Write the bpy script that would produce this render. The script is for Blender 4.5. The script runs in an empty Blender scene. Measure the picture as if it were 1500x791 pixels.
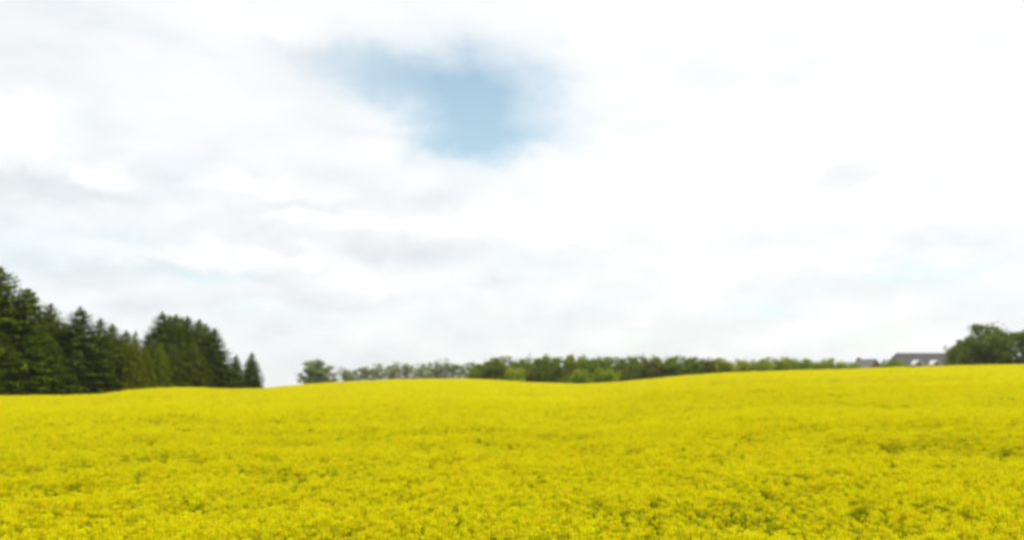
import bpy, math, random
import numpy as np
from mathutils import Vector

SC = bpy.context.scene
COL = SC.collection
R = math.radians
RNG = np.random.default_rng(11)
random.seed(5)

# ------------------------------------------------------------------ camera
F = 1299.0                    # focal length in photo pixels (1500 wide)
W, H = 1500.0, 791.0
EYE = 2.95
HORIZON = 560.0
PITCH = math.atan((HORIZON - H / 2) / F)

cam_data = bpy.data.cameras.new("camera")
cam = bpy.data.objects.new("camera", cam_data)
COL.objects.link(cam)
cam.location = (0, 0, EYE)
cam.rotation_euler = (math.pi / 2 + PITCH, 0, 0)
cam_data.sensor_width = 36.0
cam_data.lens = F / W * 36.0
cam_data.clip_start = 0.1
cam_data.clip_end = 8000
cam_data.dof.use_dof = True
cam_data.dof.focus_distance = 5.0
cam_data.dof.aperture_fstop = 1.5
SC.camera = cam


def ray(px, py):
    """photo pixel -> (azimuth, tan of elevation)"""
    x = (px - W / 2) / F
    u = (H / 2 - py) / F
    y = math.cos(PITCH) - u * math.sin(PITCH)
    z = math.sin(PITCH) + u * math.cos(PITCH)
    return math.atan2(x, y), z / math.hypot(x, y)


# ------------------------------------------------------------------ view
SC.view_settings.view_transform = 'Standard'
SC.view_settings.look = 'None'
SC.view_settings.exposure = 0.0
SC.view_settings.gamma = 1.0
SC.render.engine = 'CYCLES'
SC.cycles.use_denoising = True
SC.cycles.max_bounces = 6
SC.cycles.diffuse_bounces = 4
SC.cycles.transmission_bounces = 4
SC.cycles.transparent_max_bounces = 8
SC.cycles.filter_width = 2.2

# ------------------------------------------------------------------ world
SUN_EL, SUN_AZ = 52.0, 118.0      # azimuth clockwise from the view direction (+Y)
world = bpy.data.worlds.new("World")
SC.world = world
world.use_nodes = True
nt = world.node_tree
nt.nodes.clear()
N, L = nt.nodes, nt.links


def mth(op, a, b=None, c=None):
    n = N.new('ShaderNodeMath')
    n.operation = op
    for i, v in enumerate((a, b, c)):
        if v is None:
            continue
        if isinstance(v, (int, float)):
            n.inputs[i].default_value = v
        else:
            L.new(v, n.inputs[i])
    return n.outputs[0]


w_out = N.new('ShaderNodeOutputWorld')
bg = N.new('ShaderNodeBackground')
bg.inputs['Strength'].default_value = 0.1
L.new(bg.outputs[0], w_out.inputs[0])
sky = N.new('ShaderNodeTexSky')
sky.sky_type = 'NISHITA'
sky.sun_disc = False
sky.sun_elevation = R(SUN_EL)
sky.sun_rotation = R(SUN_AZ)
sky.altitude = 100
sky.air_density = 1.0
sky.dust_density = 0.4
tc = N.new('ShaderNodeTexCoord')
sep = N.new('ShaderNodeSeparateXYZ')
L.new(tc.outputs['Generated'], sep.inputs[0])
az0 = mth('ARCTAN2', sep.outputs[0], sep.outputs[1])
el0 = mth('ARCSINE', sep.outputs[2])


def noise(scale, detail, rough, zs, off, dist=0.0):
    mp = N.new('ShaderNodeMapping')
    mp.inputs['Scale'].default_value = (1, 1, zs)
    mp.inputs['Location'].default_value = off
    L.new(tc.outputs['Generated'], mp.inputs[0])
    n = N.new('ShaderNodeTexNoise')
    n.inputs['Scale'].default_value = scale
    n.inputs['Detail'].default_value = detail
    n.inputs['Roughness'].default_value = rough
    n.inputs['Distortion'].default_value = dist
    L.new(mp.outputs[0], n.inputs['Vector'])
    return n.outputs['Fac']


na = noise(15, 4, 0.6, 1.5, (3, 1, 0))
nb = noise(17, 4, 0.6, 1.5, (7, 5, 2))
# ragged cloud edges: directions are jittered a few degrees by noise
az = mth('ADD', az0, mth('MULTIPLY', mth('SUBTRACT', na, 0.5), 0.085))
el = mth('ADD', el0, mth('MULTIPLY', mth('SUBTRACT', nb, 0.5), 0.055))


def gauss(px, py, rx, ry, amp, crisp):
    a, t = ray(px, py)
    e = math.atan(t)
    dx = mth('MULTIPLY', mth('SUBTRACT', az, a), F / rx)
    dy = mth('MULTIPLY', mth('SUBTRACT', el, e), F / ry)
    r2 = mth('ADD', mth('MULTIPLY', dx, dx), mth('MULTIPLY', dy, dy))
    amp = amp * (0.9 if amp > 0 else 0.75) if crisp else amp
    if 0 < amp and ry < 60 and crisp:                 # cumulus heads: flat inside, firm edge
        r2 = mth('POWER', mth('MULTIPLY', r2, 0.75), 1.4)
    return mth('MULTIPLY', mth('POWER', 2.71828, mth('MULTIPLY', r2, -0.7)), amp)


def total(items, crisp=False):
    s = None
    for it in items:
        if not crisp and it[1] > 340: it = (*it[:4], it[4] * 1.5)
        g = gauss(*it, crisp)
        s = g if s is None else mth('ADD', s, g)
    return s


# gaps in the overcast where blue sky shows
blue = total([
    (655, 120, 125, 48, 0.80), (690, 185, 80, 42, 0.85), (545, 104, 75, 24, 0.45), (770, 205, 85, 18, 0.45), (770, 120, 60, 40, 0.2),
    (460, 78, 60, 14, 0.10), (745, 150, 80, 45, 0.35), (685, 212, 75, 16, 0.45), (650, 140, 90, 50, 0.3), (580, 200, 40, 26, -0.4),
    (1365, 400, 75, 12, 0.34), (1110, 457, 60, 10, 0.30), (1285, 485, 45, 11, 0.26), (1500, 436, 60, 11, 0.26),
    (285, 404, 60, 8, 0.32), (765, 385, 45, 26, 0.15), (265, 255, 45, 22, 0.18), (50, 355, 75, 38, 0.12),
    (200, 355, 60, 14, 0.12), (940, 495, 60, 14, 0.14), (560, 470, 90, 10, 0.13), (105, 170, 34, 70, 0.12),
    (350, 455, 70, 9, 0.14), (640, 435, 70, 9, 0.12), (860, 440, 70, 9, 0.10), (1180, 345, 60, 14, 0.08),
])
# darker cloud undersides and brighter puffs
shade = total([
    (150, 287, 42, 10, -0.15), (22, 272, 40, 16, -0.16), (590, 372, 60, 12, -0.10), (655, 296, 45, 14, -0.09),
    (1240, 272, 70, 16, -0.13), (440, 76, 60, 14, -0.06), (400, 296, 90, 9, -0.06), (1330, 345, 60, 14, -0.06),
    (970, 335, 40, 12, -0.06), (480, 345, 60, 10, -0.07), (110, 400, 60, 10, -0.06), (730, 415, 60, 9, -0.07),
    (300, 402, 70, 7, -0.08), (900, 470, 90, 10, -0.05), (440, 440, 60, 8, -0.06), (200, 440, 60, 8, -0.05),
    (25, 195, 50, 38, 0.16), (150, 257, 42, 13, 0.15), (370, 270, 80, 12, 0.12), (310, 375, 70, 14, 0.14),
    (470, 318, 70, 12, 0.11), (640, 340, 80, 9, 0.08), (580, 170, 60, 16, 0.10), (400, 15, 170, 30, 0.06),
    (745, 315, 70, 16, 0.08), (450, 378, 45, 10, 0.11), (560, 415, 70, 12, 0.09), (130, 365, 45, 13, 0.12),
    (820, 350, 60, 12, 0.08), (1240, 305, 70, 10, 0.08), (1000, 385, 70, 12, 0.07), (90, 320, 45, 10, 0.05),
    (250, 130, 130, 90, 0.06), (1130, 130, 420, 190, 0.17),
], True)
nc = noise(5.5, 5, 0.55, 3.6, (1, 9, 4), 0.3)
nd = noise(15, 4, 0.5, 2.3, (5, 2, 7), 0.2)
# cumulus relief: lit tops and greyer bases from one noise sampled at two heights
ne = noise(14, 3, 0.5, 1.9, (2, 4, 1), 0.1)
nf_ = noise(14, 3, 0.5, 1.9, (2, 4, 1.05), 0.1)
lowsky = mth('MINIMUM', mth('MAXIMUM', mth('DIVIDE', mth('SUBTRACT', 0.36, el0), 0.2), 0.0), 1.0)
val = mth('ADD', 0.95, mth('MULTIPLY', mth('SUBTRACT', nc, 0.5), 0.07))
val = mth('ADD', val, mth('MULTIPLY', mth('SUBTRACT', nd, 0.5), 0.08))
val = mth('ADD', val, mth('MULTIPLY', mth('MULTIPLY', mth('SUBTRACT', ne, nf_), 0.22), lowsky))
val = mth('ADD', val, shade)
val = mth('ADD', val, mth('MULTIPLY', mth('SINE', az0), 0.05))
val = mth('MINIMUM', mth('MAXIMUM', val, 0.78), 1.06)
# an overcast sky grows brighter towards the zenith
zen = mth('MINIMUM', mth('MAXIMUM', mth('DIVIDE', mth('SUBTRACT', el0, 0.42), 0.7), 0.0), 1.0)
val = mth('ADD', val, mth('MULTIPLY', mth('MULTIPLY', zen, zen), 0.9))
low = mth('MULTIPLY', mth('MAXIMUM', mth('SUBTRACT', 0.46, nc), 0.0), 0.6)
bl = mth('MINIMUM', mth('ADD', mth('MULTIPLY', blue, 0.52), low), 0.78)
veil = mth('ADD', bl, mth('MAXIMUM', mth('MULTIPLY', az0, -0.09), 0.0))      # thinner, bluer cloud
cc = N.new('ShaderNodeCombineXYZ')
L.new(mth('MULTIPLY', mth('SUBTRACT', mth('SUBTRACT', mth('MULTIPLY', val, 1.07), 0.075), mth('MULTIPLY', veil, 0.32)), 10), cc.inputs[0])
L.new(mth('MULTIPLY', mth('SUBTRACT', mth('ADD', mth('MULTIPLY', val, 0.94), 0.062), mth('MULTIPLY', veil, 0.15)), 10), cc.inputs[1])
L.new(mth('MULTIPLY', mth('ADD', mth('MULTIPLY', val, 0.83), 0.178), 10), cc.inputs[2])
mixw = N.new('ShaderNodeMix')
mixw.data_type = 'RGBA'
L.new(bl, mixw.inputs['Factor'])
L.new(cc.outputs[0], mixw.inputs[6])
tint = N.new('ShaderNodeMix'); tint.data_type = 'RGBA'; tint.blend_type = 'MULTIPLY'
tint.inputs['Factor'].default_value = 1.0
tint.inputs[7].default_value = (2.05, 2.06, 1.64, 1)
L.new(sky.outputs[0], tint.inputs[6]); L.new(tint.outputs[2], mixw.inputs[7])
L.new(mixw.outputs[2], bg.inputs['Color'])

# ------------------------------------------------------------------ sun (behind thin cloud)
sd = bpy.data.lights.new("sun", 'SUN')
sun = bpy.data.objects.new("sun", sd)
COL.objects.link(sun)
sd.energy = 1.5
sd.angle = R(10)
sd.color = (1.0, 0.96, 0.90)
v = Vector((math.sin(R(SUN_AZ)) * math.cos(R(SUN_EL)), math.cos(R(SUN_AZ)) * math.cos(R(SUN_EL)), math.sin(R(SUN_EL))))
sun.rotation_euler = v.to_track_quat('Z', 'Y').to_euler()
sun.location = (60, 30, 80)


# ------------------------------------------------------------------ helpers
def tag(o, label=None, cat=None, group=None, kind=None):
    if label: o['label'] = label
    if cat: o['category'] = cat
    if group: o['group'] = group
    if kind: o['kind'] = kind
    return o


def vnoise(x, y, seed=0):
    """smooth value noise in 0..1 (numpy)"""
    x = np.asarray(x, float); y = np.asarray(y, float)
    xi = np.floor(x).astype(np.int64); yi = np.floor(y).astype(np.int64)
    fx = x - xi; fy = y - yi
    fx = fx * fx * (3 - 2 * fx); fy = fy * fy * (3 - 2 * fy)

    def h(a, b):
        n = (a * 374761393 + b * 668265263 + seed * 1442695041) & 0xffffffff
        n = ((n ^ (n >> 13)) * 1274126177) & 0xffffffff
        return ((n ^ (n >> 16)) & 0xffff) / 65535.0
    return ((h(xi, yi) * (1 - fx) + h(xi + 1, yi) * fx) * (1 - fy)
            + (h(xi, yi + 1) * (1 - fx) + h(xi + 1, yi + 1) * fx) * fy)


def fbm(x, y, seed=0):
    return (vnoise(x, y, seed) * 4 + vnoise(x * 2.1, y * 2.1, seed + 1) * 2 + vnoise(x * 4.3, y * 4.3, seed + 2)) / 7.0


class MB:
    """collects quads / tris with a material slot, builds ONE mesh object"""
    def __init__(self):
        self.v = []; self.f = []; self.m = []; self.n = 0

    def quads(self, P, mi=0):          # P: (k,4,3)
        P = np.asarray(P, float).reshape(-1, 4, 3)
        k = len(P)
        self.v.append(P.reshape(-1, 3))
        self.f += [tuple(r) for r in (np.arange(k * 4).reshape(k, 4) + self.n).tolist()]
        self.m += [mi] * k
        self.n += k * 4

    def poly(self, verts, faces, mi=0):
        self.v.append(np.asarray(verts, float).reshape(-1, 3))
        self.f += [tuple(i + self.n for i in f) for f in faces]
        self.m += [mi] * len(faces)
        self.n += len(verts)

    def box(self, x0, x1, y0, y1, z0, z1, mi=0):
        vs = [(x, y, z) for z in (z0, z1) for y in (y0, y1) for x in (x0, x1)]
        self.poly(vs, [(0, 2, 3, 1), (4, 5, 7, 6), (0, 1, 5, 4), (2, 6, 7, 3), (0, 4, 6, 2), (1, 3, 7, 5)], mi)

    def tube(self, pts, rad, sides=6, mi=0):
        pts = [Vector(p) for p in pts]
        vs = []; fs = []
        for i, p in enumerate(pts):
            d = (pts[min(i + 1, len(pts) - 1)] - pts[max(i - 1, 0)]).normalized()
            a = d.orthogonal().normalized(); b = d.cross(a)
            for s in range(sides):
                t = 2 * math.pi * s / sides
                vs.append(p + (a * math.cos(t) + b * math.sin(t)) * rad[i])
        for i in range(len(pts) - 1):
            for s in range(sides):
                s2 = (s + 1) % sides
                fs.append((i * sides + s, i * sides + s2, (i + 1) * sides + s2, (i + 1) * sides + s))
        fs.append(tuple(range((len(pts) - 1) * sides, len(pts) * sides)))
        self.poly([tuple(q) for q in vs], fs, mi)

    def mesh(self, name, mats):
        me = bpy.data.meshes.new(name)
        me.from_pydata(np.concatenate(self.v).tolist(), [], self.f)
        for m in mats: me.materials.append(m)
        me.polygons.foreach_set('material_index', self.m)
        me.update()
        return me

    def build(self, name, mats, parent=None, link=True):
        o = bpy.data.objects.new(name, self.mesh(name, mats))
        if link: COL.objects.link(o)
        if parent: o.parent = parent
        return o


def principled(name, rgb, rough=0.8, var=0.0, scale=3.0, rgb2=None, bump=0.0, trans=0.0, objvar=0.0, coord='Object'):
    m = bpy.data.materials.new(name)
    m.use_nodes = True
    t = m.node_tree; n = t.nodes; l = t.links
    b = n['Principled BSDF']; out = n['Material Output']
    b.inputs['Roughness'].default_value = rough
    b.inputs['Specular IOR Level'].default_value = 0.05 if trans else 0.25
    tcn = n.new('ShaderNodeTexCoord')
    no = n.new('ShaderNodeTexNoise'); no.inputs['Scale'].default_value = scale; no.inputs['Detail'].default_value = 5
    l.new(tcn.outputs[coord], no.inputs['Vector'])
    mx = n.new('ShaderNodeMix'); mx.data_type = 'RGBA'
    c2 = rgb2 or tuple(c * (1 - var) for c in rgb)
    mx.inputs[6].default_value = (*rgb, 1); mx.inputs[7].default_value = (*c2, 1)
    mr = n.new('ShaderNodeMapRange'); mr.inputs[1].default_value = 0.35; mr.inputs[2].default_value = 0.65
    l.new(no.outputs['Fac'], mr.inputs[0]); l.new(mr.outputs[0], mx.inputs['Factor'])
    colr = mx.outputs[2]
    if objvar:
        oi = n.new('ShaderNodeObjectInfo')
        hs = n.new('ShaderNodeHueSaturation')
        m1 = n.new('ShaderNodeMapRange'); m1.inputs[3].default_value = 1 - objvar; m1.inputs[4].default_value = 1 + objvar
        l.new(oi.outputs['Random'], m1.inputs[0]); l.new(m1.outputs[0], hs.inputs['Value'])
        m2 = n.new('ShaderNodeMath'); m2.operation = 'MULTIPLY_ADD'
        m2.inputs[1].default_value = 0.012 if objvar < 0.05 else 0.03; m2.inputs[2].default_value = 0.497 if objvar < 0.05 else 0.485
        fr = n.new('ShaderNodeMath'); fr.operation = 'FRACT'
        mu = n.new('ShaderNodeMath'); mu.operation = 'MULTIPLY'; mu.inputs[1].default_value = 7.31
        l.new(oi.outputs['Random'], mu.inputs[0]); l.new(mu.outputs[0], fr.inputs[0]); l.new(fr.outputs[0], m2.inputs[0])
        l.new(m2.outputs[0], hs.inputs['Hue'])
        l.new(colr, hs.inputs['Color']); colr = hs.outputs['Color']
    l.new(colr, b.inputs['Base Color'])
    if bump:
        bp = n.new('ShaderNodeBump'); bp.inputs['Strength'].default_value = bump
        l.new(no.outputs['Fac'], bp.inputs['Height']); l.new(bp.outputs[0], b.inputs['Normal'])
    if trans:
        tr = n.new('ShaderNodeBsdfTranslucent'); l.new(colr, tr.inputs[0])
        ms = n.new('ShaderNodeMixShader'); ms.inputs[0].default_value = trans
        l.new(b.outputs[0], ms.inputs[1]); l.new(tr.outputs[0], ms.inputs[2]); l.new(ms.outputs[0], out.inputs[0])
    return m


M = dict(
    petal=principled('petal', (0.84, 0.765, 0.002), 0.7, rgb2=(0.82, 0.735, 0.002), scale=9, trans=0.45, objvar=0.04),
    petal_pale=principled('petal_pale', (0.87, 0.79, 0.004), 0.7, rgb2=(0.85, 0.76, 0.003), scale=9, trans=0.45, objvar=0.05),
    bud=principled('bud', (0.74, 0.68, 0.008), 0.7, rgb2=(0.66, 0.62, 0.01), scale=20, trans=0.2),
    stem=principled('stem', (0.52, 0.53, 0.012), 0.7, rgb2=(0.42, 0.46, 0.012), scale=9, trans=0.15, objvar=0.12),
    leaf=principled('crop_leaf', (0.30, 0.36, 0.012), 0.7, rgb2=(0.22, 0.29, 0.012), scale=5, trans=0.2, objvar=0.12),
    ground=principled('ground', (0.085, 0.105, 0.022), 1.0, rgb2=(0.13, 0.12, 0.04), scale=0.35, bump=0.3),
    grass=principled('grass_blade', (0.11, 0.15, 0.02), 0.8, rgb2=(0.17, 0.17, 0.04), scale=0.3, trans=0.2, objvar=0.15),
    spruce=principled('spruce_needles', (0.105, 0.155, 0.004), 0.75, rgb2=(0.185, 0.220, 0.005), scale=0.9, trans=0.15, objvar=0.12),
    spruce_blue=principled('spruce_needles_bluish', (0.075, 0.120, 0.007), 0.75, rgb2=(0.130, 0.170, 0.008), scale=0.9, trans=0.15, objvar=0.12),
    young=principled('young_foliage', (0.25, 0.29, 0.008), 0.75, rgb2=(0.15, 0.20, 0.007), scale=0.8, trans=0.25, objvar=0.1),
    broad=principled('broad_leaves', (0.15, 0.22, 0.014), 0.7, rgb2=(0.26, 0.33, 0.018), scale=0.5, trans=0.25, objvar=0.14),
    broad_dark=principled('broad_leaves_dark', (0.10, 0.16, 0.014), 0.7, rgb2=(0.19, 0.245, 0.018), scale=0.6, trans=0.25, objvar=0.1),
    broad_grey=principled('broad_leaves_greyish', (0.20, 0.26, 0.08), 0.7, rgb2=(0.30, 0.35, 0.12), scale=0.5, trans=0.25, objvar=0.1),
    rusty=principled('broad_leaves_reddish', (0.21, 0.20, 0.03), 0.7, rgb2=(0.16, 0.22, 0.02), scale=0.5, trans=0.25, objvar=0.1),
    lime=principled('lime_leaves', (0.34, 0.42, 0.02), 0.7, rgb2=(0.20, 0.28, 0.018), scale=0.7, trans=0.25),
    hedge=principled('hedge_leaves', (0.32, 0.39, 0.025), 0.7, rgb2=(0.22, 0.30, 0.02), scale=0.4, trans=0.25, objvar=0.12),
    bark=principled('bark', (0.09, 0.07, 0.05), 0.95, var=0.4, scale=4, bump=0.5),
    slate=principled('slate_roof', (0.105, 0.100, 0.105), 0.75, rgb2=(0.080, 0.076, 0.080), scale=1.6, bump=0.3),
    slate2=principled('grey_roof', (0.21, 0.20, 0.20), 0.8, rgb2=(0.16, 0.155, 0.155), scale=1.8, bump=0.3),
    render=principled('wall_render', (0.36, 0.32, 0.25), 0.9, var=0.12, scale=2),
    timber=principled('wall_timber', (0.16, 0.14, 0.09), 0.9, var=0.3, scale=3),
    white=principled('white_paint', (0.80, 0.80, 0.72), 0.6, var=0.08, scale=3),
    zinc=principled('white_metal_sheet', (0.82, 0.81, 0.74), 0.45, var=0.08, scale=3),
    brick=principled('chimney_brick', (0.24, 0.20, 0.18), 0.9, var=0.3, scale=8),
)
glass = bpy.data.materials.new('window_glass'); glass.use_nodes = True
gb = glass.node_tree.nodes['Principled BSDF']
gb.inputs['Base Color'].default_value = (0.05, 0.065, 0.06, 1); gb.inputs['Roughness'].default_value = 0.08
M['glass'] = glass

# ------------------------------------------------------------------ terrain
# far rim of the crop: photo x, photo y of the skyline, distance in metres
RIM = [(-400, 580, 88), (-150, 578, 92), (0, 577, 95), (110, 575.5, 98), (155, 573.5, 101), (185, 569, 106), (215, 565.5, 112),
       (245, 564, 118), (290, 565.5, 126), (340, 567.5, 134), (385, 567, 142), (405, 564.5, 148), (440, 561.5, 156),
       (500, 557.5, 166), (580, 554, 176), (680, 553, 182), (715, 554.5, 178), (770, 558, 165), (850, 560.5, 150),
       (905, 557.5, 142), (960, 552, 138), (1010, 547.5, 138), (1070, 543.5, 142), (1200, 539.5, 152), (1300, 536.5, 160),
       (1400, 533.5, 166), (1500, 531.5, 168), (1650, 529, 165), (1900, 528, 150)]
_ra = np.array([ray(a, b)[0] for a, b, _ in RIM])
_rt = np.array([ray(a, b + 0.1)[1] for a, b, _ in RIM])
_rd = np.array([d for *_, d in RIM], float)
_fa = np.linspace(-math.pi, math.pi, 4001)
_k = np.exp(-np.linspace(-2, 2, 9) ** 2); _k /= _k.sum()
_ft = np.convolve(np.pad(np.interp(_fa, _ra, _rt), 4, 'edge'), _k, 'valid')
_fd = np.convolve(np.pad(np.interp(_fa, _ra, _rd), 4, 'edge'), _k, 'valid')
CROP = 1.25


def rim(a):
    return np.interp(a, _fa, _fd), np.interp(a, _fa, _ft)


def canopy(x, y):
    """height of the crop's top (world z), continued past the rim"""
    x = np.asarray(x, float); y = np.asarray(y, float)
    a = np.arctan2(x, y); D = np.hypot(x, y)
    de, te = rim(a)
    ze = de * te
    s = np.clip((D - 10) / (de - 10), 0, 1)
    S = s + 0.10 * np.sin(2 * np.pi * s) * (ze > 0.5) * 0.3
    z = -1.80 + (ze + 1.80) * S
    left = 1 / (1 + np.exp((a - 0.02) / 0.08))
    z = z + left * (0.20 * np.exp(-((D - 43) / 10) ** 2) - 0.22 * np.exp(-((D - 66) / 12) ** 2))
    right = 1 - left
    z = z + right * (0.22 * np.exp(-((D - 55 - 20 * a) / 9) ** 2) - 0.30 * np.exp(-((D - 76 - 20 * a) / 10) ** 2)
                     + 0.12 * np.exp(-((D - 30) / 5) ** 2) - 0.10 * np.exp(-((D - 38) / 5) ** 2))
    fade = np.clip(1 - np.abs(D - de) / 25, 0, 1)
    z = z + (fbm(x / 14, y / 14, 3) - 0.5) * 0.45 * np.clip((D - 12) / 30, 0, 1) * (1 - fade)
    z = z - 0.010 * np.clip(D - de, 0, 1e9)
    return z + EYE


def ground(x, y):
    D = np.hypot(x, y)
    z = canopy(x, y) - CROP
    bank = 1.35 * np.clip(1 - (D - 1.5) / 3.2, 0, 1) ** 1.3      # grassy bank the photographer stands on
    return z + bank


# ground sheet: polar grid, fine near, coarse far
aa = np.concatenate([np.linspace(-math.pi, -0.75, 24, endpoint=False), np.linspace(-0.75, 0.75, 300), np.linspace(0.75, math.pi, 24)[1:]])
rr = np.concatenate([[0.4, 1, 2, 3, 4, 5], np.arange(6, 60, 1.5), np.arange(60, 220, 2.5), np.geomspace(222, 1500, 30)])
A, D_ = np.meshgrid(aa, rr)
X = D_ * np.sin(A); Y = D_ * np.cos(A); Z = ground(X, Y)
na_, nr_ = len(aa), len(rr)
verts = np.stack([X.ravel(), Y.ravel(), Z.ravel()], 1).tolist()
faces = [(i * na_ + j, (i + 1) * na_ + j, (i + 1) * na_ + j + 1, i * na_ + j + 1) for i in range(nr_ - 1) for j in range(na_ - 1)]
faces.append(tuple(range(na_ - 1)))
me = bpy.data.meshes.new('ground'); me.from_pydata(verts, [], faces); me.materials.append(M['ground']); me.update()
g_o = bpy.data.objects.new('ground', me); COL.objects.link(g_o)
for p in me.polygons: p.use_smooth = True
tag(g_o, kind='structure')

# ------------------------------------------------------------------ rapeseed crop (stuff)
def rot_cards(centres, size, tilt=0.7, rng=RNG):
    """small square cards round the given centres, random turn and tilt -> (k,4,3)"""
    k = len(centres)
    n = rng.normal(size=(k, 3)); n[:, 2] = np.abs(n[:, 2]) + tilt
    n /= np.linalg.norm(n, axis=1)[:, None]
    r = rng.normal(size=(k, 3))
    u = np.cross(n, r); u /= np.linalg.norm(u, axis=1)[:, None]
    w = np.cross(n, u)
    s = (np.asarray(size) * np.ones(k) * rng.uniform(0.75, 1.25, k))[:, None] / 2
    c = np.asarray(centres)
    return np.stack([c - u * s - w * s * 0.9, c + u * s - w * s * 0.6, c + u * s + w * s * 0.9, c - u * s * 0.7 + w * s], 1)


def leaf_cards(base, direction, length, width, droop=0.25, rng=RNG):
    base = np.asarray(base, float); d = np.asarray(direction, float)
    d = d / np.linalg.norm(d, axis=1)[:, None]
    side = np.cross(d, [0, 0, 1]); side /= (np.linalg.norm(side, axis=1)[:, None] + 1e-9)
    l = np.asarray(length).reshape(-1, 1); w = np.asarray(width).reshape(-1, 1)
    mid = base + d * l * 0.5 + [0, 0, 0.03]
    tip = base + d * l - np.array([0, 0, 1]) * l * droop
    return np.stack([base, mid - side * w, tip, mid + side * w], 1)


def plant(kind, rng):
    """one rape plant. kind: 'near' fine, 'far' coarse; returns an MB"""
    b = MB()
    hgt = 1.1
    n_br = rng.integers(5, 8)
    near = kind != 'far'
    green = kind == 'green'
    tops = []
    for i in range(n_br):
        phi = rng.uniform(0, 6.283)
        rad = 0.0 if i == 0 else rng.uniform(0.05, 0.17)
        z1 = (hgt if i == 0 else hgt * rng.uniform(0.80, 1.0)) * rng.uniform(0.96, 1.06)
        z0 = hgt * rng.uniform(0.35, 0.6) if i else 0.0
        t = np.array([math.cos(phi) * rad, math.sin(phi) * rad, z1])
        tops.append(t)
        b.tube([(0, 0, z0), (t[0] * 0.7, t[1] * 0.7, (z0 + z1) / 2), tuple(t)], [0.006, 0.005, 0.003], 3, 0)
    if near:
        k = 16
        phi = rng.uniform(0, 6.283, k)
        bz = rng.uniform(0.15, 0.85, k) * hgt
        L_ = rng.uniform(0.07, 0.2, k) * (1.25 - bz / hgt)
        d = np.stack([np.cos(phi), np.sin(phi), rng.uniform(0.2, 0.9, k)], 1)
        b.quads(leaf_cards(np.stack([0 * bz, 0 * bz, bz], 1), d, L_ * 1.7, L_ * 0.38, rng=rng), 1)
        for t in tops:
            if green and rng.random() < 0.6:
                continue
            nf = rng.integers(16, 26)
            ang = rng.uniform(0, 6.283, nf)
            h = rng.beta(2.2, 1.3, nf)                     # 0 bottom of raceme, 1 top
            rr_ = (0.012 + 0.030 * np.sqrt(1 - h * h * 0.85)) * rng.uniform(0.7, 1.2, nf)
            c = np.stack([t[0] + rr_ * np.cos(ang), t[1] + rr_ * np.sin(ang), t[2] - 0.065 * (1 - h)], 1)
            b.quads(rot_cards(c, 0.019, 0.7, rng), 2 if rng.random() < 0.75 else 3)
            b.quads(rot_cards(t + rng.normal(0, 0.006, (3, 3)) + [0, 0, 0.008], 0.010, 0.3, rng), 4)
            # seed pods standing off below the flowers
            k = 5
            ph = rng.uniform(0, 6.283, k)
            base = np.stack([t[0] + 0 * ph, t[1] + 0 * ph, t[2] - rng.uniform(0.08, 0.2, k)], 1)
            d = np.stack([np.cos(ph), np.sin(ph), 0.9 + 0 * ph], 1)
            b.quads(leaf_cards(base, d, 0.055 * np.ones(k), 0.003 * np.ones(k), 0.0, rng), 0)
    else:
        k = 8
        phi = rng.uniform(0, 6.283, k); bz = rng.uniform(0.45, 0.85, k) * hgt
        d = np.stack([np.cos(phi), np.sin(phi), 0.5 + 0 * phi], 1)
        b.quads(leaf_cards(np.stack([0 * bz, 0 * bz, bz], 1), d, 0.2 * np.ones(k), 0.05 * np.ones(k), rng=rng), 1)
        for t in tops:
            nf = 7
            c = t + np.stack([rng.normal(0, 0.026, nf), rng.normal(0, 0.026, nf), -rng.uniform(0, 0.07, nf)], 1)
            b.quads(rot_cards(c, 0.036, 0.7, rng), 2 if rng.random() < 0.75 else 3)
    return b


proto_col = bpy.data.collections.new('crop_sources')      # not linked to the scene; only instanced
PM = [M['stem'], M['leaf'], M['petal'], M['petal_pale'], M['bud']]
kinds = ['near'] * 7 + ['green'] * 3 + ['far'] * 6
for i, k in enumerate(kinds):
    o = plant(k, np.random.default_rng(100 + i)).build(f'source_{i:02d}', PM, link=False)
    proto_col.objects.link(o)


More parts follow.
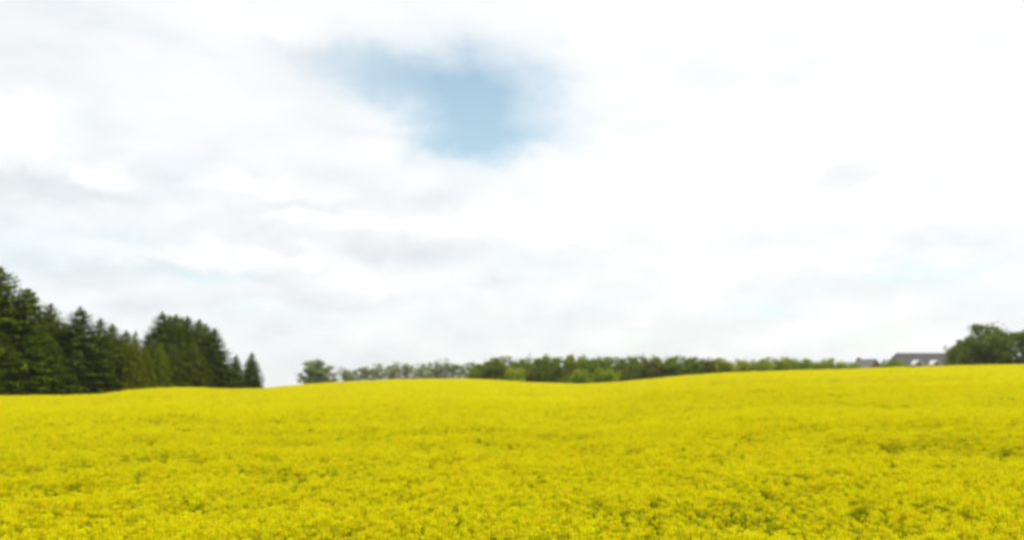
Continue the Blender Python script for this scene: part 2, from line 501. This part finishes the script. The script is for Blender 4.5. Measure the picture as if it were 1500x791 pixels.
def scatter(name, pts, rz, scl, idx, coll, tilt=None, mat=None):
    me = bpy.data.meshes.new(name)
    me.vertices.add(len(pts)); me.vertices.foreach_set('co', np.asarray(pts, np.float32).ravel())
    rot = np.zeros((len(pts), 3), np.float32); rot[:, 2] = rz
    if tilt is not None: rot[:, :2] = tilt
    for nm, ty, arr, key in (('rot', 'FLOAT_VECTOR', rot, 'vector'), ('scl', 'FLOAT_VECTOR', scl, 'vector'), ('idx', 'INT', idx, 'value')):
        at = me.attributes.new(nm, ty, 'POINT'); at.data.foreach_set(key, np.asarray(arr).ravel())
    me.update()
    o = bpy.data.objects.new(name, me); COL.objects.link(o)
    ng = bpy.data.node_groups.new(name + '_scatter', 'GeometryNodeTree')
    ng.interface.new_socket('Geometry', in_out='INPUT', socket_type='NodeSocketGeometry')
    ng.interface.new_socket('Geometry', in_out='OUTPUT', socket_type='NodeSocketGeometry')
    n = ng.nodes; l = ng.links
    gi = n.new('NodeGroupInput'); go = n.new('NodeGroupOutput')
    ci = n.new('GeometryNodeCollectionInfo'); ci.inputs['Collection'].default_value = coll
    ci.inputs['Separate Children'].default_value = True; ci.inputs['Reset Children'].default_value = True
    iop = n.new('GeometryNodeInstanceOnPoints'); iop.inputs['Pick Instance'].default_value = True

    def attr(nm, ty):
        a = n.new('GeometryNodeInputNamedAttribute'); a.data_type = ty; a.inputs['Name'].default_value = nm
        return a.outputs['Attribute']
    l.new(gi.outputs[0], iop.inputs['Points']); l.new(ci.outputs[0], iop.inputs['Instance'])
    l.new(attr('idx', 'INT'), iop.inputs['Instance Index'])
    er = n.new('FunctionNodeEulerToRotation'); l.new(attr('rot', 'FLOAT_VECTOR'), er.inputs[0]); l.new(er.outputs[0], iop.inputs['Rotation'])
    l.new(attr('scl', 'FLOAT_VECTOR'), iop.inputs['Scale'])
    l.new(iop.outputs[0], go.inputs[0])
    md = o.modifiers.new('scatter', 'NODES'); md.node_group = ng
    return o


AZ = R(37)
P_, I_, S_ = [], [], []
for r0, r1, dens, knd in ((4.6, 32, 44, 'near'), (32, 64, 26, 'mid'), (64, 200, 13, 'far')):
    n = int(AZ * (r1 ** 2 - r0 ** 2) * dens)
    a = RNG.uniform(-AZ, AZ, n); d = np.sqrt(RNG.uniform(r0 ** 2, r1 ** 2, n))
    de, _ = rim(a)
    keep = d < de - 0.3 * RNG.random(n)
    a, d = a[keep], d[keep]
    x, y = d * np.sin(a), d * np.cos(a)
    u = fbm(x / 2.2, y / 1.6, 21)                        # clumps of lower / thinner crop
    u2 = fbm(x / 0.55, y / 0.55, 31)
    u3 = fbm(x / 11, y / 6, 41)
    thin = np.clip((0.44 - u) * 5, 0, 1) * 0.7 + np.clip((0.42 - u3) * 5, 0, 1) * 0.4
    keep = RNG.random(len(x)) > np.clip(thin, 0, 0.7) * (0.75 if knd == 'near' else 0.5)
    x, y, u, u2, u3, thin, d = [q[keep] for q in (x, y, u, u2, u3, thin, d)]
    m = len(x)
    hs = 1.0 + (u - 0.5) * 0.24 + (u2 - 0.5) * 0.10 + RNG.normal(0, 0.03, m)
    z = ground(x, y) - 0.02
    if knd == 'near':
        idx = np.where(RNG.random(m) < 0.03 + 0.5 * thin, RNG.integers(7, 10, m), RNG.integers(0, 7, m))
        sw = np.ones(m)
    elif knd == 'mid':
        idx = np.where(RNG.random(m) < 0.5, RNG.integers(0, 7, m), RNG.integers(10, 16, m))
        sw = np.full(m, 1.2)
    else:
        idx = RNG.integers(10, 16, m)
        sw = np.full(m, 1.9)
        hs = 1 + (hs - 1) * 0.8
    P_.append(np.stack([x, y, z], 1)); I_.append(idx); S_.append(np.stack([sw, sw, hs], 1))
P_ = np.concatenate(P_); I_ = np.concatenate(I_).astype(np.int32); S_ = np.concatenate(S_).astype(np.float32)
crop = scatter('rapeseed_crop', P_, RNG.uniform(0, 6.283, len(P_)), S_, I_, proto_col, RNG.normal(0, 0.06, (len(P_), 2)))
tag(crop, 'bright yellow flowering rapeseed covering the whole field', 'crop', kind='stuff')
print('crop plants', len(P_))

# rough grass margin past the crop
gc = bpy.data.collections.new('grass_sources')
for i in range(4):
    b = MB(); rg = np.random.default_rng(300 + i); k = 26
    ph = rg.uniform(0, 6.283, k)
    base = np.stack([rg.normal(0, 0.16, k), rg.normal(0, 0.16, k), 0 * ph], 1)
    d = np.stack([np.cos(ph) * 0.4, np.sin(ph) * 0.4, 1 + 0 * ph], 1)
    b.quads(leaf_cards(base, d, rg.uniform(0.5, 1.0, k), rg.uniform(0.012, 0.03, k), 0.15, rg), 0)
    gc.objects.link(b.build(f'tuft_{i}', [M['grass']], link=False))
n = 24000
a = RNG.uniform(-AZ, AZ, n); de, _ = rim(a)
d = de + RNG.uniform(0.2, 14, n) ** 1.0
x, y = d * np.sin(a), d * np.cos(a)
s = RNG.uniform(0.7, 1.5, n) * (0.7 + 0.6 * fbm(x / 4, y / 4, 51))
scl = np.stack([s * 1.3, s * 1.3, s * 0.95], 1).astype(np.float32)
gr = scatter('margin_grass', np.stack([x, y, ground(x, y) - 0.02], 1), RNG.uniform(0, 6.283, n), scl, RNG.integers(0, 4, n).astype(np.int32), gc)
tag(gr, 'rough olive green grass margin between the crop and the trees', 'grass', kind='stuff')


# ------------------------------------------------------------------ trees
def spruce_meshes(seed, wide=0.24, full=1.0):
    """unit-height spruce (1 m tall, scaled later): crown mesh and trunk mesh"""
    rg = np.random.default_rng(seed)
    H0 = 12.0
    b = MB()
    nw = 40
    for w in range(nw):
        t = w / (nw - 1)
        z = H0 * (0.045 + 0.94 * t ** 0.92)
        Rm = H0 * wide * (1 - t) ** 0.70 * (1.0 if t > 0.1 else 0.86 + 1.4 * t) + 0.05
        nb_ = max(5, int(16 * full * (1 - 0.5 * t)))
        for k in range(nb_):
            ph = 6.283 * (k + rg.uniform(-0.4, 0.4)) / nb_ + w * 1.3
            Lb = Rm * rg.uniform(0.68, 1.14)
            z0 = z + rg.uniform(-0.22, 0.22)
            rise = 0.55 * t - 0.12                     # lower boughs droop, top ones rise
            m_ = max(4, int(Lb * 5))
            s_ = np.linspace(0.22, 1.0, m_)
            dirv = np.array([math.cos(ph), math.sin(ph), 0])
            pz = z0 + Lb * (rise * s_ - 0.30 * s_ ** 2 * (1 - t) + 0.16 * s_ ** 4)
            pts = dirv * (s_ * Lb)[:, None]; pts[:, 2] = pz
            side = np.array([-math.sin(ph), math.cos(ph), 0])
            for sg in (-1, 1):
                tw = 0.33 * Lb * (1.08 - s_ ** 1.5 * 0.75) * rg.uniform(0.6, 1.3, m_) + 0.05
                dd = dirv * 0.75 + side * sg * rg.uniform(0.5, 1.0, m_)[:, None]
                dd[:, 2] = rg.uniform(-0.35, 0.12, m_)
                b.quads(leaf_cards(pts, dd, tw, 0.06 + 0.25 * tw, 0.2, rg), 0)
            # hanging twigs below the bough
            dd = dirv * 0.5 + side * rg.uniform(-0.5, 0.5, m_)[:, None]; dd[:, 2] = -0.7
            q = leaf_cards(pts, dd, (0.10 + 0.13 * Lb) * rg.uniform(0.8, 1.4, m_), 0.05 + 0.08 * rg.random(m_), 0.1, rg)
            b.quads(q, 0)
    # leader
    b.quads(leaf_cards(np.tile([0, 0, H0 * 0.955], (6, 1)), np.stack([rg.normal(0, .25, 6), rg.normal(0, .25, 6), np.ones(6)], 1),
                       np.full(6, 0.75), np.full(6, 0.05), 0, rg), 0)
    tb = MB()
    tb.tube([(0, 0, -0.4), (0, 0, 1), (0.04, 0, H0 * 0.5), (0, 0, H0 * 0.97)], [0.2, 0.17, 0.10, 0.015], 8)
    return b, tb, H0


def crown_meshes(seed, H0=8.0, width=6.0, n=7500, leaf=0.24, lobes=13, gaps=0.25, low=0.12, irr=0.04):
    """broadleaf tree: leaves in clumps through the crown's volume, trunk with limbs"""
    rg = np.random.default_rng(seed)
    b = MB(); tb = MB()
    tb.tube([(0, 0, -0.4), (0.05, 0, H0 * 0.2), (0.0, 0.08, H0 * 0.45), (0.1, 0, H0 * 0.75)], [0.2, 0.15, 0.10, 0.03], 7)
    cen = []
    for i in range(lobes):
        ph = i * 2.399 + rg.uniform(-0.3, 0.3)
        t = (i + 0.5) / lobes
        zc = H0 * (low + 0.08 + (0.70 - low) * t + rg.uniform(-irr, irr))
        prof = math.sqrt(max(0.05, 1 - ((zc / H0 - 0.45) / 0.55) ** 2))
        rad = width / 2 * prof * rg.uniform(0.30, 0.68) * (1 if t < 0.8 else (0.35 if H0 > 8.5 else 0.8))
        c = np.array([math.cos(ph) * rad, math.sin(ph) * rad, zc])
        rl = width * rg.uniform(0.19, 0.28) * (0.75 + 0.35 * prof)
        cen.append((c, rl))
        tb.tube([(0, 0, H0 * (0.12 + 0.35 * t)), tuple(c * [0.5, 0.5, 0.85]), tuple(c)], [0.06, 0.04, 0.015], 4)
    wts = np.array([r ** 2 for _, r in cen]); wts /= wts.sum()
    sub = []
    for (c, rl), w_ in zip(cen, wts):
        ns = max(5, int(60 * w_ * 3))
        dv = rg.normal(size=(ns, 3)); dv /= np.linalg.norm(dv, axis=1)[:, None]
        rad = rl * rg.uniform(0.45, 1.08, ns) ** 0.7
        sc_ = c + dv * rad[:, None] * [1, 1, 0.85]
        for q in sc_: sub.append((q, rl * rg.uniform(0.30, 0.48)))
    keep = rg.random(len(sub)) > gaps
    sub = [s for s, k in zip(sub, keep) if k]
    per = max(4, n // len(sub))
    for q, r in sub:
        c = q + rg.normal(0, r * 0.55, (per, 3)) * [1, 1, 0.75]
        c = c[(c[:, 2] > 0.05) & (c[:, 2] < H0 * 1.15)]
        if len(c): b.quads(rot_cards(c, leaf, 0.5, rg), 0)
    return b, tb, H0


_cache = {}


def tree_kind(key):
    if key in _cache: return _cache[key]
    kind, var, mat = key
    sd_ = abs(hash((kind == 'x', var))) % 97 + var * 13
    sd_ = var * 17 + {'spruce': 1, 'broad': 2, 'sparse': 3, 'hedge': 4, 'young': 5, 'shrub': 6}[kind] * 101
    if kind == 'spruce': b, tb, h = spruce_meshes(sd_, [0.25, 0.22, 0.28][var % 3])
    elif kind == 'young': b, tb, h = spruce_meshes(sd_, 0.30, 0.8)
    elif kind == 'broad': b, tb, h = crown_meshes(sd_, 9, 7.5, 13000, 0.24, 22, 0.20, -0.02)
    elif kind == 'sparse': b, tb, h = crown_meshes(sd_, 8, 6.5, 3600, 0.24, 15, 0.32, -0.02)
    elif kind == 'hedge': b, tb, h = crown_meshes(sd_, 7, 8.0, 12000, 0.28, 20, 0.05, -0.04)
    elif kind == 'shrub': b, tb, h = crown_meshes(sd_, 4, 6.5, 6000, 0.24, 17, 0.12, -0.06, 0.08)
    _cache[key] = (b.mesh('crown', [M[mat]]), tb.mesh('trunk', [M['bark']]), h)
    return _cache[key]


def tree(name, kind, var, mat, px, py_top, D, width_px, label, cat, group, rz=None, hull=1.0):
    a, t = ray(px, py_top)
    x, y = D * math.sin(a), D * math.cos(a)
    z0 = float(ground(x, y))
    hgt = EYE + t * D - z0
    cm, tm, h0 = tree_kind((kind, var, mat))
    e = bpy.data.objects.new(name, None); COL.objects.link(e)
    e.location = (x, y, z0); e.rotation_euler = (0, 0, random.uniform(0, 6.28) if rz is None else rz)
    base_w = {'spruce': 12 * 2 * [0.25, 0.21, 0.28][var % 3], 'young': 7.2, 'broad': 7.5, 'sparse': 6.5, 'hedge': 8.0, 'shrub': 6.5}[kind]
    sw = (width_px / F * D) / base_w
    e.scale = (sw, sw, hgt / h0)
    e.empty_display_size = 0.5
    c = bpy.data.objects.new('crown', cm); COL.objects.link(c); c.parent = e
    tr = bpy.data.objects.new('trunk', tm); COL.objects.link(tr); tr.parent = e
    tag(e, label, cat, group)
    return e


G1 = 'spruces at the left edge of the field'
SP = [
    # px, top y, D, width px, var, mat, label
    (0, 392, 104, 180, 0, 'spruce', 'tallest dark green spruce, cut by the left edge of the photograph'),
    (42, 424, 107, 136, 1, 'spruce', 'second tallest spruce with pointed tip just right of the tallest one at the left edge'),
    (74, 445, 110, 100, 2, 'spruce', 'spruce whose tip forms the right shoulder of the tall group at the far left'),
    (-12, 474, 99, 92, 1, 'spruce', 'shorter spruce in front of the tallest one, half outside the left edge'),
    (57, 478, 101, 100, 2, 'spruce', 'shorter broad spruce in front of the second tallest spruce, boughs down to the crop'),
    (118, 450, 106, 108, 0, 'spruce_blue', 'dark spruce standing alone in height between the tall left group and the lower middle row'),
    (148, 467, 112, 76, 1, 'spruce', 'slim spruce tip behind the right side of the dark standalone spruce'),
    (165, 474, 112, 74, 2, 'spruce', 'mid green spruce in the low middle of the left row, left of the yellowish tree'),
    (185, 484, 117, 72, 0, 'spruce', 'low spruce right beside the yellowish tree in the dip of the row'),
    (218, 490, 124, 54, 1, 'spruce_blue', 'small dark spruce peeking out in the dip left of the rounded tall clump'),
    (238, 457, 138, 84, 0, 'spruce_blue', 'leftmost and tallest spruce of the rounded tall clump in the middle of the left wood'),
    (258, 461, 140, 78, 1, 'spruce', 'second spruce from the left in the rounded tall clump'),
    (275, 463, 141, 78, 2, 'spruce_blue', 'third spruce from the left in the rounded tall clump, dark tip'),
    (292, 468, 142, 78, 0, 'spruce', 'fourth spruce from the left in the rounded tall clump, where its top slopes down'),
    (314, 481, 140, 72, 1, 'spruce_blue', 'rightmost spruce of the rounded tall clump, grey green and slightly apart'),
    (249, 462, 146, 70, 2, 'spruce', 'spruce filling the notch right of the tallest tip of the rounded clump, behind it'),
    (267, 465, 147, 70, 0, 'spruce', 'spruce in the back row of the rounded clump, between its second and third tips'),
    (302, 474, 147, 70, 2, 'spruce', 'spruce in the back row of the rounded clump, left of its rightmost spruce'),
    (96, 474, 113, 70, 1, 'spruce_blue', 'low dark spruce filling the gap left of the dark standalone spruce'),
    (284, 502, 133, 60, 2, 'spruce', 'half height spruce in front of the rounded tall clump, centre'),
    (254, 506, 130, 52, 0, 'spruce', 'half height spruce in front of the rounded tall clump, beneath its tallest tip'),
    (318, 522, 141, 46, 1, 'spruce', 'low spruce at the right foot of the rounded tall clump'),
    (346, 519, 152, 34, 2, 'spruce_blue', 'small dark spruce, left one of the two small ones at the end of the wood'),
    (369, 516, 154, 40, 0, 'spruce_blue', 'small dark spruce ending the wood, right beside the gap in the skyline'),
]
for px, py, D, w, var, mat, lab in SP:
    tree('spruce_tree', 'spruce', var, mat, px, py, D, w, lab, 'tree', G1)
YG = [
    (199, 484, 108, 38, 'young', 'yellowish green young tree with olive tip rising in the dip between dark spruces'),
    (214, 506, 110, 36, 'young', 'short yellow green young conifer, left one in front of the dip in the spruce row'),
    (236, 502, 114, 38, 'young', 'short yellow green young conifer, right one in front of the rounded clump of spruces'),
]
for px, py, D, w, k, lab in YG:
    tree('young_conifer', k, 0, 'young', px, py, D, w, lab, 'tree', 'yellowish young trees in the left wood')

# lone round tree and the thin far row
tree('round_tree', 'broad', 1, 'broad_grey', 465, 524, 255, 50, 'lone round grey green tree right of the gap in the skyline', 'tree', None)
FR = [
    (512, 535, 300, 34, 'low pale tree at the left tip of the far thin row'),
    (536, 531, 300, 36, 'second pale tree from the left in the far thin row'),
    (553, 529, 305, 28, 'small narrow pale tree, third from the left in the far thin row'),
    (576, 526, 300, 34, 'pale tree just left of the notch in the far thin row'),
    (597, 526, 300, 30, 'narrow pale tree right of the notch in the far thin row'),
    (617, 529, 310, 30, 'very thin see-through tree near the middle of the far row'),
    (640, 522, 295, 42, 'tallest tree of the far thin row, sky showing through its crown'),
    (664, 526, 298, 36, 'pale tree right of the tallest one in the far thin row'),
    (688, 527, 300, 36, 'last pale tree of the far thin row, touching the dark green belt'),
]
for i, (px, py, D, w, lab) in enumerate(FR):
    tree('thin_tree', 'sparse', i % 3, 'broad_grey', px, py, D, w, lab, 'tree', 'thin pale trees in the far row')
# dense green belt in the middle
BE = [
    (706, 529, 232, 44, 'hedge', 0, 'broad', 'green tree at the left end of the dense belt, beside the thin far row'),
    (735, 521, 230, 56, 'hedge', 1, 'broad', 'broad low-domed green tree, second from the left in the dense belt'),
    (764, 525, 226, 44, 'hedge', 2, 'broad', 'lower green tree in the shallow dip before the highest dome of the dense belt'),
    (793, 519, 222, 56, 'hedge', 0, 'broad', 'highest rounded dome in the left half of the dense belt'),
    (820, 523, 218, 44, 'hedge', 1, 'broad_dark', 'dark tree right of the highest left dome in the dense belt'),
    (848, 519, 214, 56, 'hedge', 2, 'broad', 'rounded green tree behind the two bright bushes in the dense belt, left one'),
    (878, 520, 212, 50, 'hedge', 0, 'broad', 'rounded green tree behind the two bright bushes in the dense belt, right one'),
    (904, 522, 208, 46, 'hedge', 1, 'broad_dark', 'dark bluish green tree where the crop rim starts climbing in the dense belt'),
    (934, 520, 204, 52, 'hedge', 2, 'rusty', 'reddish brown tinged tree left of centre in the right half of the dense belt'),
    (962, 520, 202, 44, 'hedge', 0, 'rusty', 'brown tinged tree in the right half of the dense belt, next to the reddish one'),
    (992, 520, 200, 48, 'hedge', 1, 'broad', 'green tree third from the right end of the dense belt'),
    (1016, 522, 200, 38, 'hedge', 2, 'broad_dark', 'small dark tree second from the right end of the dense belt'),
    (1036, 523, 202, 36, 'hedge', 0, 'rusty', 'brownish twiggy tree closing the right end of the dense belt'),
]
for px, py, D, w, k, var, mat, lab in BE:
    tree('belt_tree', k, var, mat, px, py, D, w, lab, 'tree', 'trees of the dense green belt')
BU = [
    (756, 541, 188, 34, 'hedge', 'mid green bush low in front of the dense belt, left of the highest dome'),
    (850, 542, 168, 40, 'lime', 'bright yellow green bush in front of the dense belt, left of the brightest'),
    (886, 541, 162, 42, 'lime', 'brightest lime green bush standing at the rim dip of the crop'),
]
for i, (px, py, D, w, mat, lab) in enumerate(BU):
    tree('bush', 'shrub', i % 3, mat, px, py, D, w, lab, 'bush', 'bushes in front of the dense belt')
# low pale hedge to the right
HE = [
    (1062, 529, 212, 48, 'low light green bush at the left start of the long low hedge'),
    (1090, 528, 218, 46, 'second bush from the left in the long low hedge'),
    (1115, 528, 222, 44, 'third bush from the left in the long low hedge'),
    (1140, 527, 226, 44, 'bush just left of the highest point of the long low hedge'),
    (1160, 526, 228, 42, 'highest bush of the long low hedge'),
    (1184, 528, 230, 44, 'bush just right of the highest point of the long low hedge'),
    (1208, 529, 232, 42, 'third bush from the right end of the long low hedge'),
    (1229, 531, 234, 38, 'second bush from the right end of the long low hedge'),
    (1246, 532, 236, 30, 'smallest bush at the right end of the long low hedge, beside the small grey house'),
]
for i, (px, py, D, w, lab) in enumerate(HE):
    tree('hedge_bush', 'shrub', i % 3, 'hedge', px, py, D, w, lab, 'bush', 'bushes of the long low hedge')
HB = [
    (1301, 527.5, 228, 26, 'olive green bush just right of the small grey house'),
    (1315, 529, 229, 20, 'olive green bush against the left end of the long slate roofed house'),
]
for i, (px, py, D, w, lab) in enumerate(HB):
    tree('garden_bush', 'shrub', (i + 1) % 3, 'hedge', px, py, D, w, lab, 'bush', 'garden bushes between the two houses')
# big trees at the right edge
tree('large_tree', 'broad', 0, 'broad_dark', 1421, 494, 204, 50, 'lower left tree of the dark clump at the right, its crown overlapping the roof end', 'tree', 'large dark trees at the right edge')
tree('large_tree', 'broad', 2, 'broad_dark', 1450, 469, 203, 78, 'highest and fullest dark tree at the right, next to the last narrow tree', 'tree', 'large dark trees at the right edge')
tree('large_tree', 'broad', 1, 'broad_dark', 1513, 474, 204, 50, 'dark tree cut by the right edge of the photograph', 'tree', 'large dark trees at the right edge')
tree('garden_bush', 'shrub', 0, 'broad_dark', 1408, 508, 200, 44, 'dark bush at the foot of the large trees, hiding the right roof end', 'bush', None)


# ------------------------------------------------------------------ houses
def gable(b, x0, x1, y0, y1, ze, zr, th=0.12, over=0.0, mi=0):
    """closed pitched roof slab pair, ridge along x"""
    ym = (y0 + y1) / 2
    for sy, ye in ((-1, y0), (1, y1)):
        vs = [(x0 - over, ye, ze), (x1 + over, ye, ze), (x1 + over, ym, zr), (x0 - over, ym, zr),
              (x0 - over, ye, ze - th), (x1 + over, ye, ze - th), (x1 + over, ym, zr - th), (x0 - over, ym, zr - th)]
        b.poly(vs, [(0, 1, 2, 3), (7, 6, 5, 4), (0, 4, 5, 1), (0, 3, 7, 4), (1, 5, 6, 2)], mi)


def house_root(name, px, D, yaw, label):
    a, _ = ray(px, 535)
    x, y = D * math.sin(a), D * math.cos(a)
    e = bpy.data.objects.new(name, None); COL.objects.link(e)
    z = float(ground(x, y)) - 0.1
    e.location = (x, y, z); e.rotation_euler = (0, 0, yaw - a)
    tag(e, label, 'house')
    return e, z


# long house with a slate roof and three white-cheeked gabled dormers
D1 = 236
e1, z1 = house_root('long_house', 1361, D1, R(28), 'long house with grey slate roof and a row of three white gabled dormers')
ridge = EYE + ray(1361, 517.5)[1] * D1 - z1
HL, HW = 8.0, 4.2                                     # half length, half depth
eave = ridge - 4.1
b = MB(); b.box(-HL - 2.2, HL + 2.2, -HW + 0.1, HW - 0.1, -0.5, eave - 0.28)
b.build('wall', [M['render']], e1)
b = MB()
xo, yo, ze_ = HL + 2.6, HW + 0.3, eave - 0.25        # hipped roof
b.poly([(-xo, -yo, ze_), (xo, -yo, ze_), (xo, yo, ze_), (-xo, yo, ze_), (-HL, 0, ridge), (HL, 0, ridge)],
       [(0, 1, 5, 4), (1, 2, 5), (2, 3, 4, 5), (3, 0, 4), (3, 2, 1, 0)])
b.box(-xo, xo, -yo - .12, -yo - .003, ze_ - .16, ze_)
b.box(-xo, xo, yo + .003, yo + .12, ze_ - .16, ze_)
roof = b.build('roof', [M['slate']], e1)
b = MB(); b.tube([(-HL, 0, ridge + 0.02), (HL, 0, ridge + 0.02)], [0.1, 0.1], 6); b.build('ridge_tiles', [M['slate2']], roof)
slope = (ridge - eave + 0.25) / (HW + 0.3)
for k in range(3):
    cx = -4.86 + k * 4.32
    yf = -HW - 0.1                                     # dormer front, near the eave
    hw = 1.05
    ze, zr = ridge - 2.7, ridge - 1.75
    yb = -(ridge - ze) / slope                        # where the cheeks meet the main slope
    yr = -(ridge - zr) / slope
    dm = MB()                                          # cheeks and front
    zf = ridge + yf * slope
    dm.poly([(cx - hw, yf, zf - .1), (cx + hw, yf, zf - .1), (cx + hw, yf, ze), (cx, yf, zr - .05), (cx - hw, yf, ze),
             (cx - hw, yb, ze), (cx + hw, yb, ze)],
            [(0, 1, 2, 3, 4), (0, 4, 5), (1, 6, 2)])
    d_o = dm.build('dormer', [M['timber']], e1)
    rf = MB()
    for sg in (-1, 1):
        o_ = 0.18
        xe, ye0 = cx + sg * (hw + o_), yf - 0.28
        zz = ze - o_ * (zr - ze) / hw
        vs = [(xe, ye0, zz), (xe, -(ridge - zz) / slope, zz), (cx, yr, zr), (cx, ye0, zr)]
        vt = [(p[0], p[1], p[2] + 0.09) for p in vs]
        rf.poly(vt + vs, [(0, 1, 2, 3), (7, 6, 5, 4), (0, 4, 5, 1), (1, 5, 6, 2), (2, 6, 7, 3), (3, 7, 4, 0)])
    rf.build('dormer_roof', [M['zinc']], d_o)
    bb = MB()
    for sg in (-1, 1):
        o_ = 0.18
        zz = ze - o_ * (zr - ze) / hw
        y_ = yf - 0.285
        p = [(cx + sg * (hw + o_), zz + .1), (cx, zr + .1), (cx, zr - .12), (cx + sg * (hw + o_), zz - .12)]
        vs = [(q[0], y_, q[1]) for q in p] + [(q[0], y_ - 0.05, q[1]) for q in p]
        bb.poly(vs, [(0, 1, 2, 3), (7, 6, 5, 4), (0, 4, 5, 1), (1, 5, 6, 2), (2, 6, 7, 3), (3, 7, 4, 0)])
    bb.build('bargeboard', [M['white']], d_o)
    wn = MB(); wn.box(cx - .62, cx + .62, yf - .06, yf + .02, zf + .12, ze + .18)
    w_o = wn.build('window', [M['white']], e1)
    pn = MB()
    for sg in (-1, 1): pn.box(cx + sg * .3 - .25, cx + sg * .3 + .25, yf - .075, yf - .05, zf + .2, ze + .1)
    pn.build('pane', [M['glass']], w_o)
# windows on the ground floor (mostly hidden by the crest)
for k in range(4):
    cx = -5.6 + k * 3.6
    wn = MB(); wn.box(cx - .6, cx + .6, -HW + .04, -HW + .12, 1.0, 2.3); w_o = wn.build('window', [M['white']], e1)
    pn = MB(); pn.box(cx - .5, cx + .5, -HW + .02, -HW + .06, 1.1, 2.2); pn.build('pane', [M['glass']], w_o)

# small house further left: grey roof running away, pale bargeboards on its right gable
D2 = 262
e2, z2 = house_root('small_house', 1269, D2, R(-50), 'small house with light grey roof and pale bargeboards left of the long house')
ridge = EYE + ray(1270, 525.8)[1] * D2 - z2
eave = ridge - 2.6
HL, HW = 3.5, 2.4
b = MB(); b.box(-HL, HL, -HW + .3, HW - .3, -0.5, eave)
b.poly([(-HL, -HW + .3, eave), (-HL, HW - .3, eave), (-HL, 0, ridge - .2), (HL, -HW + .3, eave), (HL, HW - .3, eave), (HL, 0, ridge - .2)], [(0, 2, 1), (3, 4, 5)])
b.build('wall', [M['timber']], e2)
b = MB(); gable(b, -HL, HL, -HW - .2, HW + .2, eave - .2, ridge, .15, .25)
roof = b.build('roof', [M['slate2']], e2)
b = MB(); b.box(-HL + .3, -HL + 1.1, -.35, .35, ridge - .6, ridge + .35); b.box(-HL + .25, -HL + 1.15, -.4, .4, ridge + .35, ridge + .45)
b.build('chimney', [M['brick']], roof)
for xs in (-HL - .3, HL + .26):
    bb = MB()
    for sg in (-1, 1):
        p = [(sg * (HW + .2), eave - .16), (0, ridge + .04), (0, ridge - .24), (sg * (HW + .2), eave - .44)]
        vs = [(xs, q[0], q[1]) for q in p] + [(xs + .05, q[0], q[1]) for q in p]
        bb.poly(vs, [(0, 1, 2, 3), (7, 6, 5, 4), (0, 4, 5, 1), (1, 5, 6, 2), (2, 6, 7, 3), (3, 7, 4, 0)])
    bb.build('bargeboard', [M['render']], e2)


# ------------------------------------------------------------------ air
hz = MB(); hz.box(-1530, 1530, -1530, 1530, -22, 26)
ho = hz.build('haze', [])
hm = bpy.data.materials.new('haze_air'); hm.use_nodes = True
hn = hm.node_tree; hn.nodes.clear()
vo = hn.nodes.new('ShaderNodeVolumePrincipled'); oo = hn.nodes.new('ShaderNodeOutputMaterial')
vo.inputs['Color'].default_value = (0.93, 0.95, 0.97, 1)
vo.inputs['Density'].default_value = 0.00016
vo.inputs['Anisotropy'].default_value = 0.2
hn.links.new(vo.outputs[0], oo.inputs['Volume'])
ho.data.materials.append(hm)
tag(ho, 'thin pale summer haze over the field and the far trees', 'haze', kind='stuff')
SC.cycles.volume_bounces = 2
